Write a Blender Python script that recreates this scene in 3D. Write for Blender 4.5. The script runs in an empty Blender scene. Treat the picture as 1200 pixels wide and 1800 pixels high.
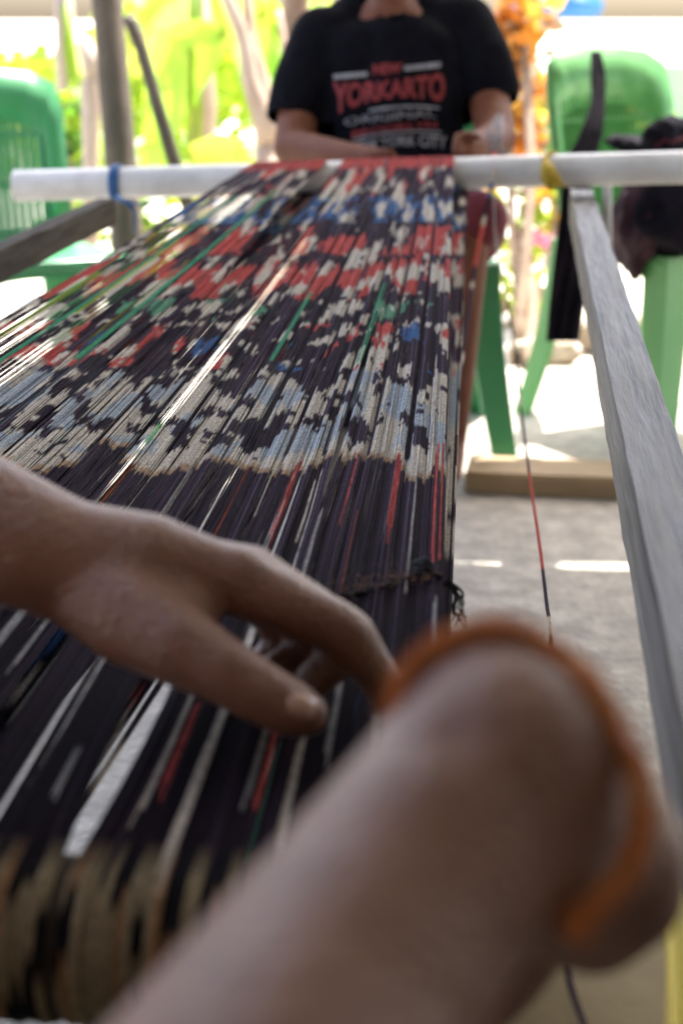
import bpy, bmesh, math, random
import numpy as np
from mathutils import Vector, Matrix, noise
from mathutils.bvhtree import BVHTree
R = random.Random(7)
sc = bpy.context.scene
COL = sc.collection
# ------------------------------------------------------------------ camera
H = 0.90; PITCH = math.radians(17.0); F = 2825.0
cam_d = bpy.data.cameras.new('camera'); cam = bpy.data.objects.new('camera', cam_d); COL.objects.link(cam)
cam.location = (0, 0, H); cam.rotation_euler = (math.radians(90) - PITCH, 0, 0)
cam_d.sensor_fit = 'VERTICAL'; cam_d.sensor_height = 22.3; cam_d.lens = F / 1800 * 22.3
cam_d.clip_start = 0.02; cam_d.clip_end = 9000
cam_d.dof.use_dof = True; cam_d.dof.focus_distance = 1.33; cam_d.dof.aperture_fstop = 3.4; cam_d.dof.aperture_blades = 0
sc.camera = cam
# ------------------------------------------------------------------ light
SUN_EL = math.radians(60); SUN_AZ = math.radians(24)      # azimuth from +Y towards +X
sdir = Vector((math.sin(SUN_AZ) * math.cos(SUN_EL), math.cos(SUN_AZ) * math.cos(SUN_EL), math.sin(SUN_EL)))
w = bpy.data.worlds.new('World'); sc.world = w; w.use_nodes = True
nt = w.node_tree; bg = nt.nodes['Background']
sky = nt.nodes.new('ShaderNodeTexSky'); sky.sky_type = 'NISHITA'; sky.sun_disc = False
sky.sun_elevation = SUN_EL; sky.sun_rotation = SUN_AZ; sky.dust_density = 4.5; sky.air_density = .9; sky.ozone_density = .4
nt.links.new(sky.outputs[0], bg.inputs[0]); bg.inputs[1].default_value = 0.15
sl = bpy.data.lights.new('sun', 'SUN'); sl.energy = 4.2; sl.angle = math.radians(0.53); sl.color = (1, .95, .86)
so = bpy.data.objects.new('sun', sl); COL.objects.link(so); so.rotation_euler = sdir.to_track_quat('Z', 'Y').to_euler()
sc.view_settings.view_transform = 'Standard'; sc.view_settings.look = 'None'
sc.view_settings.exposure = 2.2; sc.view_settings.gamma = 1
sc.cycles.max_bounces = 8; sc.cycles.use_denoising = True
cp, sp = math.cos(PITCH), math.sin(PITCH)
def P(px, py, Z):
    """photo pixel at depth Z along the optical axis -> world"""
    u = (px - 600) / F * Z; v = (py - 900) / F * Z
    return Vector((u, Z * cp - v * sp, H - Z * sp - v * cp))
def G(px, py, z):
    d = P(px, py, 1.0) - Vector((0, 0, H)); t = (z - H) / d.z
    return Vector((0, 0, H)) + d * t
def proj(p):
    q = Vector(p) - Vector((0, 0, H)); Z = q.y * cp - q.z * sp; v = -q.y * sp - q.z * cp
    return 600 + q.x / Z * F, 900 + v / Z * F, Z
# ------------------------------------------------------------------ helpers
def link(name, me, m=None, parent=None, smooth=True):
    o = bpy.data.objects.new(name, me); COL.objects.link(o)
    if m and not me.materials: me.materials.append(m)
    if smooth:
        me.polygons.foreach_set('use_smooth', [True] * len(me.polygons))
    if parent: o.parent = parent
    return o
def mesh(name, vs, fs):
    me = bpy.data.meshes.new(name); me.from_pydata([tuple(v) for v in vs], [], fs); me.update(); return me
def tag(o, label=None, cat=None, group=None, kind=None):
    if label: o['label'] = label
    if cat: o['category'] = cat
    if group: o['group'] = group
    if kind: o['kind'] = kind
    return o
def empty(name, loc, label, cat, group=None, rz=0):
    o = bpy.data.objects.new(name, None); COL.objects.link(o); o.location = loc; o.rotation_euler = (0, 0, rz)
    o.empty_display_size = .05
    return tag(o, label, cat, group)
def part(name, me, m, root, smooth=True):
    """part built in world coordinates under a root that may be moved"""
    o = link(name, me, m, None, smooth)
    o.parent = root; o.matrix_parent_inverse = Matrix.Translation(root.location).inverted() if root.type == 'EMPTY' else Matrix()
    return o
def tube_data(pts, rs, n=8, cap=True, flat=1.0, vs=None, fs=None):
    vs = [] if vs is None else vs; fs = [] if fs is None else fs
    pts = [Vector(p) for p in pts]; b0 = len(vs)
    if not hasattr(rs, '__len__'): rs = [rs] * len(pts)
    t0 = (pts[1] - pts[0]).normalized(); up = Vector((0, 0, 1)) if abs(t0.z) < .9 else Vector((1, 0, 0))
    a = t0.cross(up).normalized()
    for i, p in enumerate(pts):
        t = (pts[min(i + 1, len(pts) - 1)] - pts[max(i - 1, 0)]).normalized()
        a = (a - t * a.dot(t)).normalized(); b = t.cross(a)
        for k in range(n):
            an = 2 * math.pi * k / n
            vs.append(p + a * math.cos(an) * rs[i] + b * math.sin(an) * rs[i] * flat)
        if i:
            for k in range(n):
                q = b0 + (i - 1) * n; k2 = (k + 1) % n
                fs.append((q + k, q + k2, q + n + k2, q + n + k))
    if cap:
        fs.append(tuple(b0 + k for k in range(n))[::-1]); q = b0 + (len(pts) - 1) * n; fs.append(tuple(q + k for k in range(n)))
    return vs, fs
def tube(name, pts, rs, n=8, flat=1.0):
    return mesh(name, *tube_data(pts, rs, n, True, flat))
def spline(pts, n=8):
    """Catmull-Rom through tuples of any length"""
    pts = [np.array(p, float) for p in pts]; q = [2 * pts[0] - pts[1]] + pts + [2 * pts[-1] - pts[-2]]; out = []
    for i in range(1, len(q) - 2):
        for k in range(n):
            t = k / n
            out.append(.5 * ((2 * q[i]) + (-q[i-1] + q[i+1]) * t + (2*q[i-1] - 5*q[i] + 4*q[i+1] - q[i+2]) * t*t + (-q[i-1] + 3*q[i] - 3*q[i+1] + q[i+2]) * t**3))
    out.append(pts[-1]); return out
def boxes(name, items, bevel=.003):
    """items: list of (centre, size, rotz)"""
    bm = bmesh.new()
    for c, s, rz in items:
        M = Matrix.Translation(c) @ Matrix.Rotation(rz, 4, 'Z') @ Matrix.Diagonal((s[0], s[1], s[2], 1))
        r = bmesh.ops.create_cube(bm, size=1, matrix=M)
    if bevel: bmesh.ops.bevel(bm, geom=bm.edges[:], offset=bevel, segments=2, affect='EDGES', clamp_overlap=True)
    me = bpy.data.meshes.new(name); bm.to_mesh(me); bm.free(); return me
def remesh(name, segs, voxel, smooth=4, extra=None):
    """tapered capsules joined by a voxel remesh into one continuous surface"""
    bm = bmesh.new()
    for (p0, r0, p1, r1) in segs:
        p0, p1 = Vector(p0), Vector(p1); d = p1 - p0; L = d.length
        for p, r in ((p0, r0), (p1, r1)):
            bmesh.ops.create_uvsphere(bm, u_segments=20, v_segments=12, radius=r, matrix=Matrix.Translation(p))
        if L > 1e-5:
            M = Matrix.Translation((p0 + p1) / 2) @ d.to_track_quat('Z', 'Y').to_matrix().to_4x4()
            bmesh.ops.create_cone(bm, cap_ends=True, segments=20, radius1=r0, radius2=r1, depth=L, matrix=M)
    if extra: extra(bm)
    me = bpy.data.meshes.new(name); bm.to_mesh(me); bm.free()
    o = bpy.data.objects.new('tmp', me); COL.objects.link(o)
    m = o.modifiers.new('r', 'REMESH'); m.mode = 'VOXEL'; m.voxel_size = voxel
    if smooth:
        s = o.modifiers.new('s', 'SMOOTH'); s.factor = .5; s.iterations = smooth
    dg = bpy.context.evaluated_depsgraph_get(); out = bpy.data.meshes.new_from_object(o.evaluated_get(dg))
    bpy.data.objects.remove(o); bpy.data.meshes.remove(me); out.name = name
    return out
def chain(pts):
    return [(pts[i][0], pts[i][1], pts[i+1][0], pts[i+1][1]) for i in range(len(pts) - 1)]
# ------------------------------------------------------------------ materials
def mat(name, c1, c2=None, scale=20, rough=.7, bump=0, bscale=None, detail=6, trans=0, spec=.5, sss=0, stretch=None, sheen=0, ramp=(.35, .65), alt=None, turn=0):
    m = bpy.data.materials.new(name); m.use_nodes = True; n = m.node_tree.nodes; l = m.node_tree.links
    b = n['Principled BSDF']; b.inputs['Roughness'].default_value = rough; b.inputs['Specular IOR Level'].default_value = spec
    b.inputs['Base Color'].default_value = (*c1, 1)
    tc = n.new('ShaderNodeTexCoord'); src = tc.outputs['Object']
    if turn:
        vr = n.new('ShaderNodeVectorRotate'); vr.rotation_type = 'Z_AXIS'; vr.inputs['Angle'].default_value = math.radians(turn); l.new(src, vr.inputs['Vector']); src = vr.outputs[0]
    if stretch:
        mp = n.new('ShaderNodeMapping'); mp.inputs['Scale'].default_value = stretch; l.new(src, mp.inputs[0]); src = mp.outputs[0]
    if c2:
        ns = n.new('ShaderNodeTexNoise'); ns.inputs['Scale'].default_value = scale; ns.inputs['Detail'].default_value = detail; ns.inputs['Roughness'].default_value = .65
        rp = n.new('ShaderNodeValToRGB'); rp.color_ramp.elements[0].position = ramp[0]; rp.color_ramp.elements[1].position = ramp[1]
        rp.color_ramp.elements[0].color = (*c1, 1); rp.color_ramp.elements[1].color = (*c2, 1)
        if alt:
            e = rp.color_ramp.elements.new((ramp[0] + ramp[1]) / 2); e.color = (*alt, 1)
        l.new(src, ns.inputs['Vector']); l.new(ns.outputs['Fac'], rp.inputs[0]); l.new(rp.outputs[0], b.inputs['Base Color'])
        colout = rp.outputs[0]
    if bump:
        nb = n.new('ShaderNodeTexNoise'); nb.inputs['Scale'].default_value = bscale or scale * 3; nb.inputs['Detail'].default_value = 8
        bp = n.new('ShaderNodeBump'); bp.inputs['Strength'].default_value = bump; bp.inputs['Distance'].default_value = .01
        l.new(src, nb.inputs['Vector']); l.new(nb.outputs['Fac'], bp.inputs['Height']); l.new(bp.outputs[0], b.inputs['Normal'])
    if sss:
        b.inputs['Subsurface Weight'].default_value = sss; b.inputs['Subsurface Radius'].default_value = (1, .35, .2); b.inputs['Subsurface Scale'].default_value = .008
    if sheen:
        b.inputs['Sheen Weight'].default_value = sheen; b.inputs['Sheen Roughness'].default_value = .5
    if trans:
        tr = n.new('ShaderNodeBsdfTranslucent'); mx = n.new('ShaderNodeMixShader'); mx.inputs[0].default_value = trans
        if c2: l.new(colout, tr.inputs[0])
        else: tr.inputs[0].default_value = (*c1, 1)
        out = n['Material Output']; l.new(b.outputs[0], mx.inputs[1]); l.new(tr.outputs[0], mx.inputs[2]); l.new(mx.outputs[0], out.inputs[0])
    return m
M_floor = mat('concrete', (.33, .305, .27), (.53, .49, .43), 17, .9, .6, 70, detail=14, ramp=(.38, .62), alt=(.41, .375, .325))
M_yard = mat('pale_yard', (.48, .45, .38), (.62, .59, .52), 1.5, .95, .3, 20)
M_pvc = mat('pvc', (.50, .50, .49), (.68, .69, .70), 9, .32, .03, 60)
M_beam = mat('grey_painted_wood', (.028, .020, .015), (.105, .098, .094), 60, .55, 1.0, 80, turn=6.5, stretch=(1, .055, 1), ramp=(.36, .58), alt=(.062, .054, .048))
M_beam2 = mat('weathered_wood', (.028, .022, .015), (.075, .064, .05), 40, .9, .6, 70, turn=6.5, spec=.2, stretch=(1, .1, 1))
M_post = mat('brown_post', (.055, .040, .028), (.11, .083, .06), 14, .8, .5, 40, stretch=(1, 1, .15))
M_plank = mat('plank_wood', (.28, .19, .10), (.42, .30, .17), 12, .7, .3, 50, stretch=(.2, 1, 1))
M_green = mat('green_plastic', (.065, .30, .13), (.08, .35, .155), 5, .33, .03, 30, trans=.12)
M_green2 = mat('light_green_plastic', (.11, .34, .11), (.14, .39, .14), 5, .33, .03, 30, trans=.15)
M_shirt = mat('black_cotton', (.0035, .0036, .006), (.006, .0065, .010), 30, 1, .25, 25, spec=.08)
M_red = mat('red_print', (.22, .012, .016), (.13, .008, .012), 90, .7)
M_white = mat('white_print', (.30, .30, .33), (.12, .12, .14), 70, .7)
M_shorts = mat('maroon_cloth', (.07, .005, .012), (.13, .009, .02), 20, .85, .4, 15)
M_skin = mat('brown_skin', (.16, .066, .039), (.25, .120, .078), 16, .42, .35, 260, sss=.08, spec=.7, ramp=(.3, .7))
M_skin2 = mat('brown_skin_far', (.11, .036, .018), (.15, .056, .03), 10, .65, .05, 200, spec=.2)
M_nail = mat('nail', (.46, .29, .24), (.50, .33, .27), 40, .15)
M_orange = mat('orange_trim', (.85, .21, .012), (.95, .33, .03), 160, .9, .9, 260, sheen=.4)
M_dark = mat('dark_cloth', (.006, .006, .010), (.016, .013, .02), 18, 1, .5, 20, spec=.1)
M_plum = mat('plum_cloth', (.03, .010, .022), (.06, .02, .035), 20, .9, .4, 20)
M_blue = mat('blue_tie', (.01, .07, .22), (.02, .12, .32), 60, .6, .4, 90)
M_yellowtie = mat('mustard_tie', (.36, .24, .01), (.5, .36, .02), 40, .7, .4, 90)
M_yellow_shaded = mat('shaded_yellow_seat', (.20, .145, .06), (.28, .21, .10), 9, .8, .3, 40)  # yellow seat top, its shade mixed into the colour
M_yellow = mat('yellow_plastic', (.62, .50, .06), (.72, .60, .09), 5, .4)
M_cord = mat('black_cord', (.012, .012, .017), (.03, .03, .04), 200, .95, .8, 400)
M_fuzz = mat('lint', (.10, .07, .06), (.28, .14, .08), 120, 1)
M_bark = mat('pale_bark', (.34, .24, .18), (.50, .40, .32), 10, .85, .3, 30, stretch=(1, 1, .3))
M_bark2 = mat('brown_bark', (.15, .09, .06), (.26, .18, .12), 14, .85, .4, 40, stretch=(1, 1, .3))
M_banana = mat('banana_leaf', (.22, .44, .03), (.42, .62, .06), 1.8, .45, 0, trans=.6)
M_banana_dry = mat('yellowing_leaf', (.35, .42, .05), (.52, .52, .10), 3, .5, 0, trans=.6)
M_shrub = mat('shrub_leaf', (.05, .16, .02), (.16, .32, .03), 3, .5, 0, trans=.45)
M_croton = mat('croton_leaf', (.60, .20, .02), (.70, .46, .08), 4, .45, 0, trans=.5)
M_lime = mat('lime_leaf', (.25, .42, .02), (.45, .55, .04), 4, .45, 0, trans=.55)
M_pink = mat('pink_petal', (.7, .18, .35), (.8, .35, .5), 10, .5, trans=.4)
M_stone = mat('stone', (.24, .18, .13), (.42, .34, .26), 8, .9, .5, 20)
M_wall = mat('mint_wall', (.25, .45, .25), (.32, .52, .31), 3, .85)
M_tarp = mat('blue_tarp', (.03, .16, .42), (.05, .22, .5), 5, .5)
M_roof = mat('roof_sheet', (.38, .38, .37), (.46, .45, .44), 3, .5)
M_steel = mat('grey_stick', (.3, .3, .3), (.38, .37, .36), 20, .5)
M_house = mat('house_plaster', (.16, .14, .11), (.22, .19, .15), 3, .9)
# ------------------------------------------------------------------ setting
def sheet(name, x0, x1, y0, y1, z, nx, ny, m, amp=0):
    vs = []; fs = []
    for j in range(ny + 1):
        for i in range(nx + 1):
            x = x0 + (x1 - x0) * i / nx; y = y0 + (y1 - y0) * j / ny
            vs.append((x, y, z + (amp * noise.noise(Vector((x * 3, y * 3, 0))) if amp else 0)))
    for j in range(ny):
        for i in range(nx):
            a = j * (nx + 1) + i; fs.append((a, a + 1, a + nx + 2, a + nx + 1))
    return tag(link(name, mesh(name, vs, fs), m), kind='structure')
sheet('ground', -3000, 3000, 4.32, 6000, -.012, 8, 8, M_yard)
sheet('ground_under_porch', -300, 300, -60, 4.32, -.03, 2, 2, M_yard)
# concrete floor cast in bays; joints recessed
floor = sheet('porch_floor', -4, 4, -2.6, 4.30, -.008, 4, 4, M_floor)
ys = [-2.6, .6, 3.835, 4.30]; xs = [-4, -2.1, -.55, .18, .81, 1.6, 2.8, 4]
for j in range(3):
    xr = xs if j == 2 else [-4, 4]
    for i in range(len(xr) - 1):
        g = .004
        me = boxes('floor_bay', [(Vector(((xr[i] + xr[i+1]) / 2, (ys[j] + ys[j+1]) / 2, -.02)), (xr[i+1] - xr[i] - 2 * g, ys[j+1] - ys[j] - 2 * g, .04), 0)], .003)
        link('floor_bay', me, M_floor, floor, False)
# the porch roof (above the picture): sheets with two missing nail-strip gaps that let the sun through
RZ = 2.35
def up_to_roof(p): return Vector(p) + sdir * (RZ / sdir.z)
s1a, s1b = G(792, 1001, 0), G(895, 986, 0); s2a, s2b = G(985, 1003, 0), G(1125, 986, 0)
hy0 = up_to_roof(s1a).y; hy1 = up_to_roof(s1b).y
hx = [up_to_roof(s1a).x, up_to_roof(s1b).x, up_to_roof(s2a).x, up_to_roof(s2b).x]
edge = up_to_roof(G(900, 850, 0)).y
rects = [(-4.5, 4.5, -3, .05), (-.80, 4.5, .052, hy0), (-.80, 4.5, hy1, edge), (-.80, hx[0], hy0, hy1), (hx[1], hx[2], hy0, hy1), (hx[3], 4.5, hy0, hy1)]  # unseen roof cut back on the left so sky light reaches upward faces
roof = tag(link('roof', boxes('roof', [(Vector(((a + b) / 2, (c + d) / 2, RZ + .01)), (b - a + .001, d - c + .001, .02), 0) for a, b, c, d in rects], 0), M_roof, smooth=False), kind='structure')
tag(link('added_side_wall', boxes('added_side_wall', [(Vector((-1.9, -1.35, 1.17)), (.15, 2.5, 2.34), 0)], 0), M_house, smooth=False),  # out of view, added to darken the sides facing the camera
    'unseen wall added to block fill light, left behind the loom', 'wall')
tag(link('added_side_wall', boxes('added_side_wall', [(Vector((2.9, -.4, 1.17)), (.15, 4.4, 2.34), 0)], 0), M_house, smooth=False),  # out of view, added to cut fill light from the right
    'unseen wall added to block fill light, right of the loom', 'wall')
hw = tag(link('house_wall', boxes('house_wall', [(Vector((0, -2.7, 1.2)), (9, .15, 2.4), 0)], 0), M_house, smooth=False),
         'pale plastered house wall closing the porch behind the viewer', 'wall')

# ------------------------------------------------------------------ loom frame
AX = Vector((.112, .994, 0)).normalized(); PX = Vector((AX.y, -AX.x, 0))
ZB = .60
def beam(name, p_far, p_near, wdt, hgt, m, side, label):
    root = empty('wooden_beam', p_near, label, 'beam', 'side beams of the warping frame')
    d = (p_far - p_near); L = d.length; d.normalize(); s = Vector((d.y, -d.x, 0)) * side
    n = 70; vs = []; fs = []
    prof = [(0, 0), (.33, 0), (.66, 0), (1, 0), (1, -.5), (1, -1), (0, -1), (0, -.5)]
    for i in range(n + 1):
        c = p_near + d * (L * i / n)
        for k, (a, b) in enumerate(prof):
            q = c + s * (a * wdt) + Vector((0, 0, b * hgt))
            nn = noise.noise_vector(Vector((q.x * 14, q.y * 9, q.z * 14 + side)))
            q += nn * .0013 + Vector((0, 0, .0025 * noise.noise(q * 60)))
            vs.append(q)
        if i:
            a0 = (i - 1) * 8
            for k in range(8): fs.append((a0 + k, a0 + (k + 1) % 8, a0 + 8 + (k + 1) % 8, a0 + 8 + k))
    fs.append(tuple(range(8))); fs.append(tuple(n * 8 + k for k in range(8))[::-1])
    me = mesh('rail', vs, fs); o = part('rail', me, m, root)
    me.set_sharp_from_angle(angle=math.radians(50))
    for t in (.10,):
        c = p_near + d * t + s * wdt / 2
        part('leg', boxes('leg', [(Vector((c.x, c.y, (ZB - hgt) / 2)), (.05, .05, ZB - hgt), 0)], .004), m, root, False)
    return root
rb_far = G(1003, 338, ZB); rb_near = G(1200, 1265, ZB); dr = (rb_near - rb_far).normalized()
beam('right', rb_far - dr * .06, rb_near + dr * .55, .040, .060, M_beam, 1, 'long grey painted wooden beam with chipped surface right of the warp')
lb_far = G(196, 352, ZB); lb_near = G(0, 440, ZB); dl = (lb_near - lb_far).normalized()
beam('left', lb_far - dl * .03, lb_near + dl * 1.75, .030, .044, M_beam2, -1, 'brown weathered wooden beam under the left end of the white pipe')
# white pipe
pl = P(28, 327, 3.02); pr = P(1330, 290, 2.84)
PR = .029
n = 40; pts = [pl.lerp(pr, i / n) for i in range(n + 1)]
root = empty('pvc_pipe', pl, 'long white plastic pipe lying across the beams and carrying the warp', 'pipe')
vs, fs = tube_data(pts, PR, 32, cap=False); vs, fs = tube_data(pts[::-1], PR - .003, 32, cap=False, vs=vs, fs=fs)
nv = 32 * (n + 1)
for k in range(32):
    pass
part('pipe_wall', mesh('pipe_wall', vs, fs), M_pvc, root)
def ring(p, d, r0, r1):
    d = d.normalized(); a = d.cross(Vector((0, 0, 1))).normalized(); b = d.cross(a); vs = []; fs = []
    for k in range(32):
        an = 2 * math.pi * k / 32; c = a * math.cos(an) + b * math.sin(an); vs += [p + c * r0, p + c * r1]
    for k in range(32): k2 = (k + 1) % 32; fs.append((2*k, 2*k+1, 2*k2+1, 2*k2))
    return mesh('pipe_rim', vs, fs)
part('pipe_rim', ring(pl, pr - pl, PR - .003, PR), M_pvc, root)
# ------------------------------------------------------------------ warp
pd = (pr - pl).normalized()
def pipe_at(px):
    lo, hi = 0., 1.
    for _ in range(30):
        m_ = (lo + hi) / 2
        if proj(pl.lerp(pr, m_))[0] < px: lo = m_
        else: hi = m_
    return pl.lerp(pr, lo)
FA, FB = pipe_at(446), pipe_at(797)
NR = .036
nbc = P(120, 1560, .70); nbc.z = .515                    # near bar centre line
def near_at(t): return nbc + PX * t                       # t in metres along the bar
def near_t(px):
    lo, hi = -1.5, 1.5
    for _ in range(40):
        m_ = (lo + hi) / 2
        if proj(near_at(m_) + Vector((0, 0, NR)))[0] < px: lo = m_
        else: hi = m_
    return lo
TB = near_t(765); TA = TB - .60
TR = .0009
gaps = [(g_, w_ * (1 if g_ in (.735, .62, .415) else .42 if g_ in (.84, .595) else .22 if g_ > .5 else .1), a_, b_) for g_, w_, a_, b_ in [  # u centre, half width (m), s range where open (0 near bar .. 1 pipe)
    (.735, .010, -.01, .16), (.55, .0018, .1, .42), (.862, .005, -.1, .16), (.925, .004, 0, .2), (.80, .004, .0, .3), (.965, .003, .0, .18),
    (.665, .006, -.2, .18), (.62, .006, .0, .16), (.70, .003, .15, .42), (.765, .0035, .2, .45), (.84, .0075, .2, .46), (.90, .003, .15, .40),
    (.50, .003, .25, .6), (.44, .004, .3, .7), (.35, .003, .2, .8), (.22, .004, .2, .9), (.13, .004, .2, .9), (.415, .018, .55, 1.3), (.66, .007, .7, 1.3), (.595, .0035, .26, .42), (.885, .002, .3, .8)]]
def gapshift(u, s):
    d = 0
    for g, wd, a, b in gaps:
        if a < s < b:
            e = math.sin(math.pi * (s - a) / (b - a)) ** .7
            x = u - g; d += math.copysign(wd * e, x) * math.exp(-abs(x) / .045)
    return d
# image-y to s table on the mid line
def sheet_pt(u, s, dz=0, gs=True):
    f = FA.lerp(FB, u) + Vector((0, 0, PR + .001)); nr = near_at(TA + (TB - TA) * u) + Vector((0, 0, NR + .001))
    p = nr.lerp(f, s)
    if gs: p = p + pd * gapshift(u, s)
    sag = -.012 * math.sin(math.pi * s)
    p.z += sag + dz
    return p
ytab = [(proj(sheet_pt(.8, i / 200, gs=False))[1], i / 200) for i in range(201)]
def s_of_y(y): return float(np.interp(-y, [-a for a, b in ytab], [b for a, b in ytab]))
def y_of_s(s): return float(np.interp(s, [b for a, b in ytab], [a for a, b in ytab]))
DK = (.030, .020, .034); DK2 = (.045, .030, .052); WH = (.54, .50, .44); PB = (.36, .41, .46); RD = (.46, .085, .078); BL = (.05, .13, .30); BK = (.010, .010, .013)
GRN = (.06, .28, .16); LIM = (.36, .50, .06); TAN = (.36, .22, .12); RUST = (.20, .05, .025); GY = (.32, .32, .33)
def h(*a):
    x = math.sin(a[0] * 127.1 + (a[1] if len(a) > 1 else 0) * 311.7 + (a[2] if len(a) > 2 else 0) * 74.7) * 43758.5453
    return x - math.floor(x)
def nz(x, y, k=0): return noise.noise(Vector((x, y, k * 7.3)))
NT = 430
streak = {}
for i in range(NT):
    r = R.random(); streak[i] = None
groups_ = [0]
while len(groups_) < NT + 10: groups_ += [groups_[-1] + 1] * R.choice([2, 3, 3, 4, 5])
for (u0, cc, y0, y1, nn) in [(.80, WH, 1110, 1500, 4), (.83, WH, 840, 1010, 1), (.905, GY, 1090, 1330, 3), (.86, RD, 1180, 1420, 2), (.775, RD, 1250, 1400, 3), (.765, WH, 1230, 1440, 3), (.64, GY, 820, 900, 2),
                             (.70, RD, 815, 950, 3), (.72, RUST, 820, 1000, 2), (.76, WH, 830, 930, 1), (.79, RD, 810, 960, 3), (.82, WH, 840, 960, 2), (.87, RD, 800, 930, 1), (.93, RD, 810, 940, 3), (.94, WH, 780, 1010, 1), (.55, RUST, 830, 960, 3), (.60, GY, 840, 960, 2),
                             (.84, GY, 900, 1060, 2), (.89, RUST, 900, 1100, 1), (.96, GY, 830, 1050, 1), (.985, RD, 780, 980, 5), (.97, WH, 640, 780, 4), (.99, WH, 850, 900, 2),
                             (.94, WH, 1230, 1360, 3), (.97, RD, 1300, 1450, 2), (.88, WH, 1290, 1480, 3), (.85, GY, 1260, 1400, 2), (.91, TAN, 1420, 1600, 4), (.70, GY, 1330, 1420, 3), (.56, GY, 1060, 1200, 5), (.60, GY, 1100, 1200, 2), (.99, GY, 1050, 1500, 2)]:
    i0 = int(u0 * NT)
    for k in range(nn):
        if i0 + k < NT: streak[i0 + k] = (cc, y0 + R.uniform(-15, 15), y1 + R.uniform(-20, 20))
def colour(i, u, y, s):
    g = groups_[i]; jit = (h(g, 3) - .5) * 9 + (h(i, 9) - .5) * 4
    x = groups_[i] * 46 / groups_[NT]; yy = y + jit
    bunch = math.floor(u * 17); yy += (h(bunch, 5) - .5) * 34            # each tied bundle has slipped a little
    st = streak.get(i)
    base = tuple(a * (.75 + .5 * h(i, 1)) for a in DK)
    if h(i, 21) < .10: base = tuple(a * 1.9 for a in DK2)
    edge_ = (u * 17) % 1
    if (edge_ < .09 or edge_ > .95) and 300 < y < 800 and h(i, 41) < .85: return tuple(a * .55 for a in base)
    if st and st[1] < y < st[2]:
        return tuple(c * (.6 + .5 * h(math.floor(y / 7), i)) for c in st[0])
    q = math.floor(yy / 6)
    fx = .58 if y < 570 else .72
    n1 = nz(x * fx, yy * .042, 1) + (h(g, q, 1) - .5) * .27
    n2 = nz(x * fx * .6 + 30, yy * .024, 2) + (h(g, q, 2) - .5) * .2
    if y > 840: base = tuple(a * (1 - .55 * min(1, (y - 840) / 260)) for a in base)  # indigo darkened towards the near end, shade put into the thread colour
    for (a, b, y0, y1, cc) in ((.275, .30, 330, 640, GRN), (.285, .293, 430, 600, LIM), (.13, .15, 340, 700, GRN), (.15, .156, 420, 560, LIM), (.20, .21, 350, 420, GRN), (.05, .07, 480, 620, LIM), (.66, .668, 520, 640, GRN), (.83, .84, 500, 640, GRN)):
        if a < u < b and y0 < y < y1 and h(i, 33) < .8: return cc
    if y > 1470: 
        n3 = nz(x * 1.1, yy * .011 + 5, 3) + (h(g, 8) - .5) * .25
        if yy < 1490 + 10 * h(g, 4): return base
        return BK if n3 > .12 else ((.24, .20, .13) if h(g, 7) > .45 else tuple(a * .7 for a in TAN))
    if y < 297: return RD if h(i, q) > .25 else DK2
    if y < 345: return WH if n1 > .16 else (RD if n2 > .25 else base)
    if y < 392:
        return (WH if n1 > .12 else (BL if n1 > -.22 else base)) if n2 > -.35 else base
    if y < 450:
        return WH if n1 > .32 else (RD if n2 > .12 and y > 400 else base)
    if y < 530:
        m = nz(x * .55, 3, 4)
        if yy > 452 + 18 * h(g, 6) and yy < 512 + 22 * math.sin(x * 1.1): return WH if n1 > .16 else (RD if m > -.28 else base)
        return WH if n1 > .34 else base
    if y < 572: return WH if n1 > .24 else ((.10, .26, .17) if n2 > .42 else base)
    if y < 655:
        if n2 > .22: return RD if n1 < 0.02 else WH
        if n2 < -.62: return BL
        return WH if n1 > .33 else base
    top = 672 + 22 * math.sin(x * .9 + 1) + 8 * (h(g, 2) - .5); bot = 822 + 13 * math.sin(x * .75) + 9 * (h(g, 12) - .5)
    if yy < top: return WH if n1 > .30 else base
    if yy < bot:
        c = WH if n2 < .12 or yy > 790 else PB
        if yy > bot - 9: c = (.38, .27, .18)
        dark = n1 > .30 - .26 * math.exp(-((yy - 748) / 16) ** 2) + (.2 if yy > 785 else 0)
        if yy < 718: dark = n1 > .30
        if 735 < yy < 800 and n2 > .1: c = PB
        return base if dark else tuple(a * (.8 + .3 * h(i, 2)) for a in c)
    return base
M_thread = bpy.data.materials.new('ikat_thread'); M_thread.use_nodes = True
tn = M_thread.node_tree.nodes; tl = M_thread.node_tree.links; tb = tn['Principled BSDF']
at = tn.new('ShaderNodeAttribute'); at.attribute_name = 'dye_and_shade'
tb.inputs['Roughness'].default_value = .95; tb.inputs['Specular IOR Level'].default_value = .08
tb.inputs['Sheen Weight'].default_value = .0
tcn = tn.new('ShaderNodeTexCoord'); wv = tn.new('ShaderNodeTexNoise'); wv.inputs['Scale'].default_value = 420; wv.inputs['Detail'].default_value = 3
mr = tn.new('ShaderNodeMapRange'); mr.inputs[1].default_value = .3; mr.inputs[2].default_value = .7; mr.inputs[3].default_value = .55; mr.inputs[4].default_value = 1.3
mm = tn.new('ShaderNodeVectorMath'); mm.operation = 'SCALE'
tl.new(tcn.outputs['Object'], wv.inputs['Vector']); tl.new(wv.outputs['Fac'], mr.inputs[0]); tl.new(at.outputs['Color'], mm.inputs[0]); tl.new(mr.outputs[0], mm.inputs['Scale']); tl.new(mm.outputs[0], tb.inputs['Base Color'])
bp = tn.new('ShaderNodeBump'); bp.inputs['Strength'].default_value = .7; bp.inputs['Distance'].default_value = .001
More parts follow.
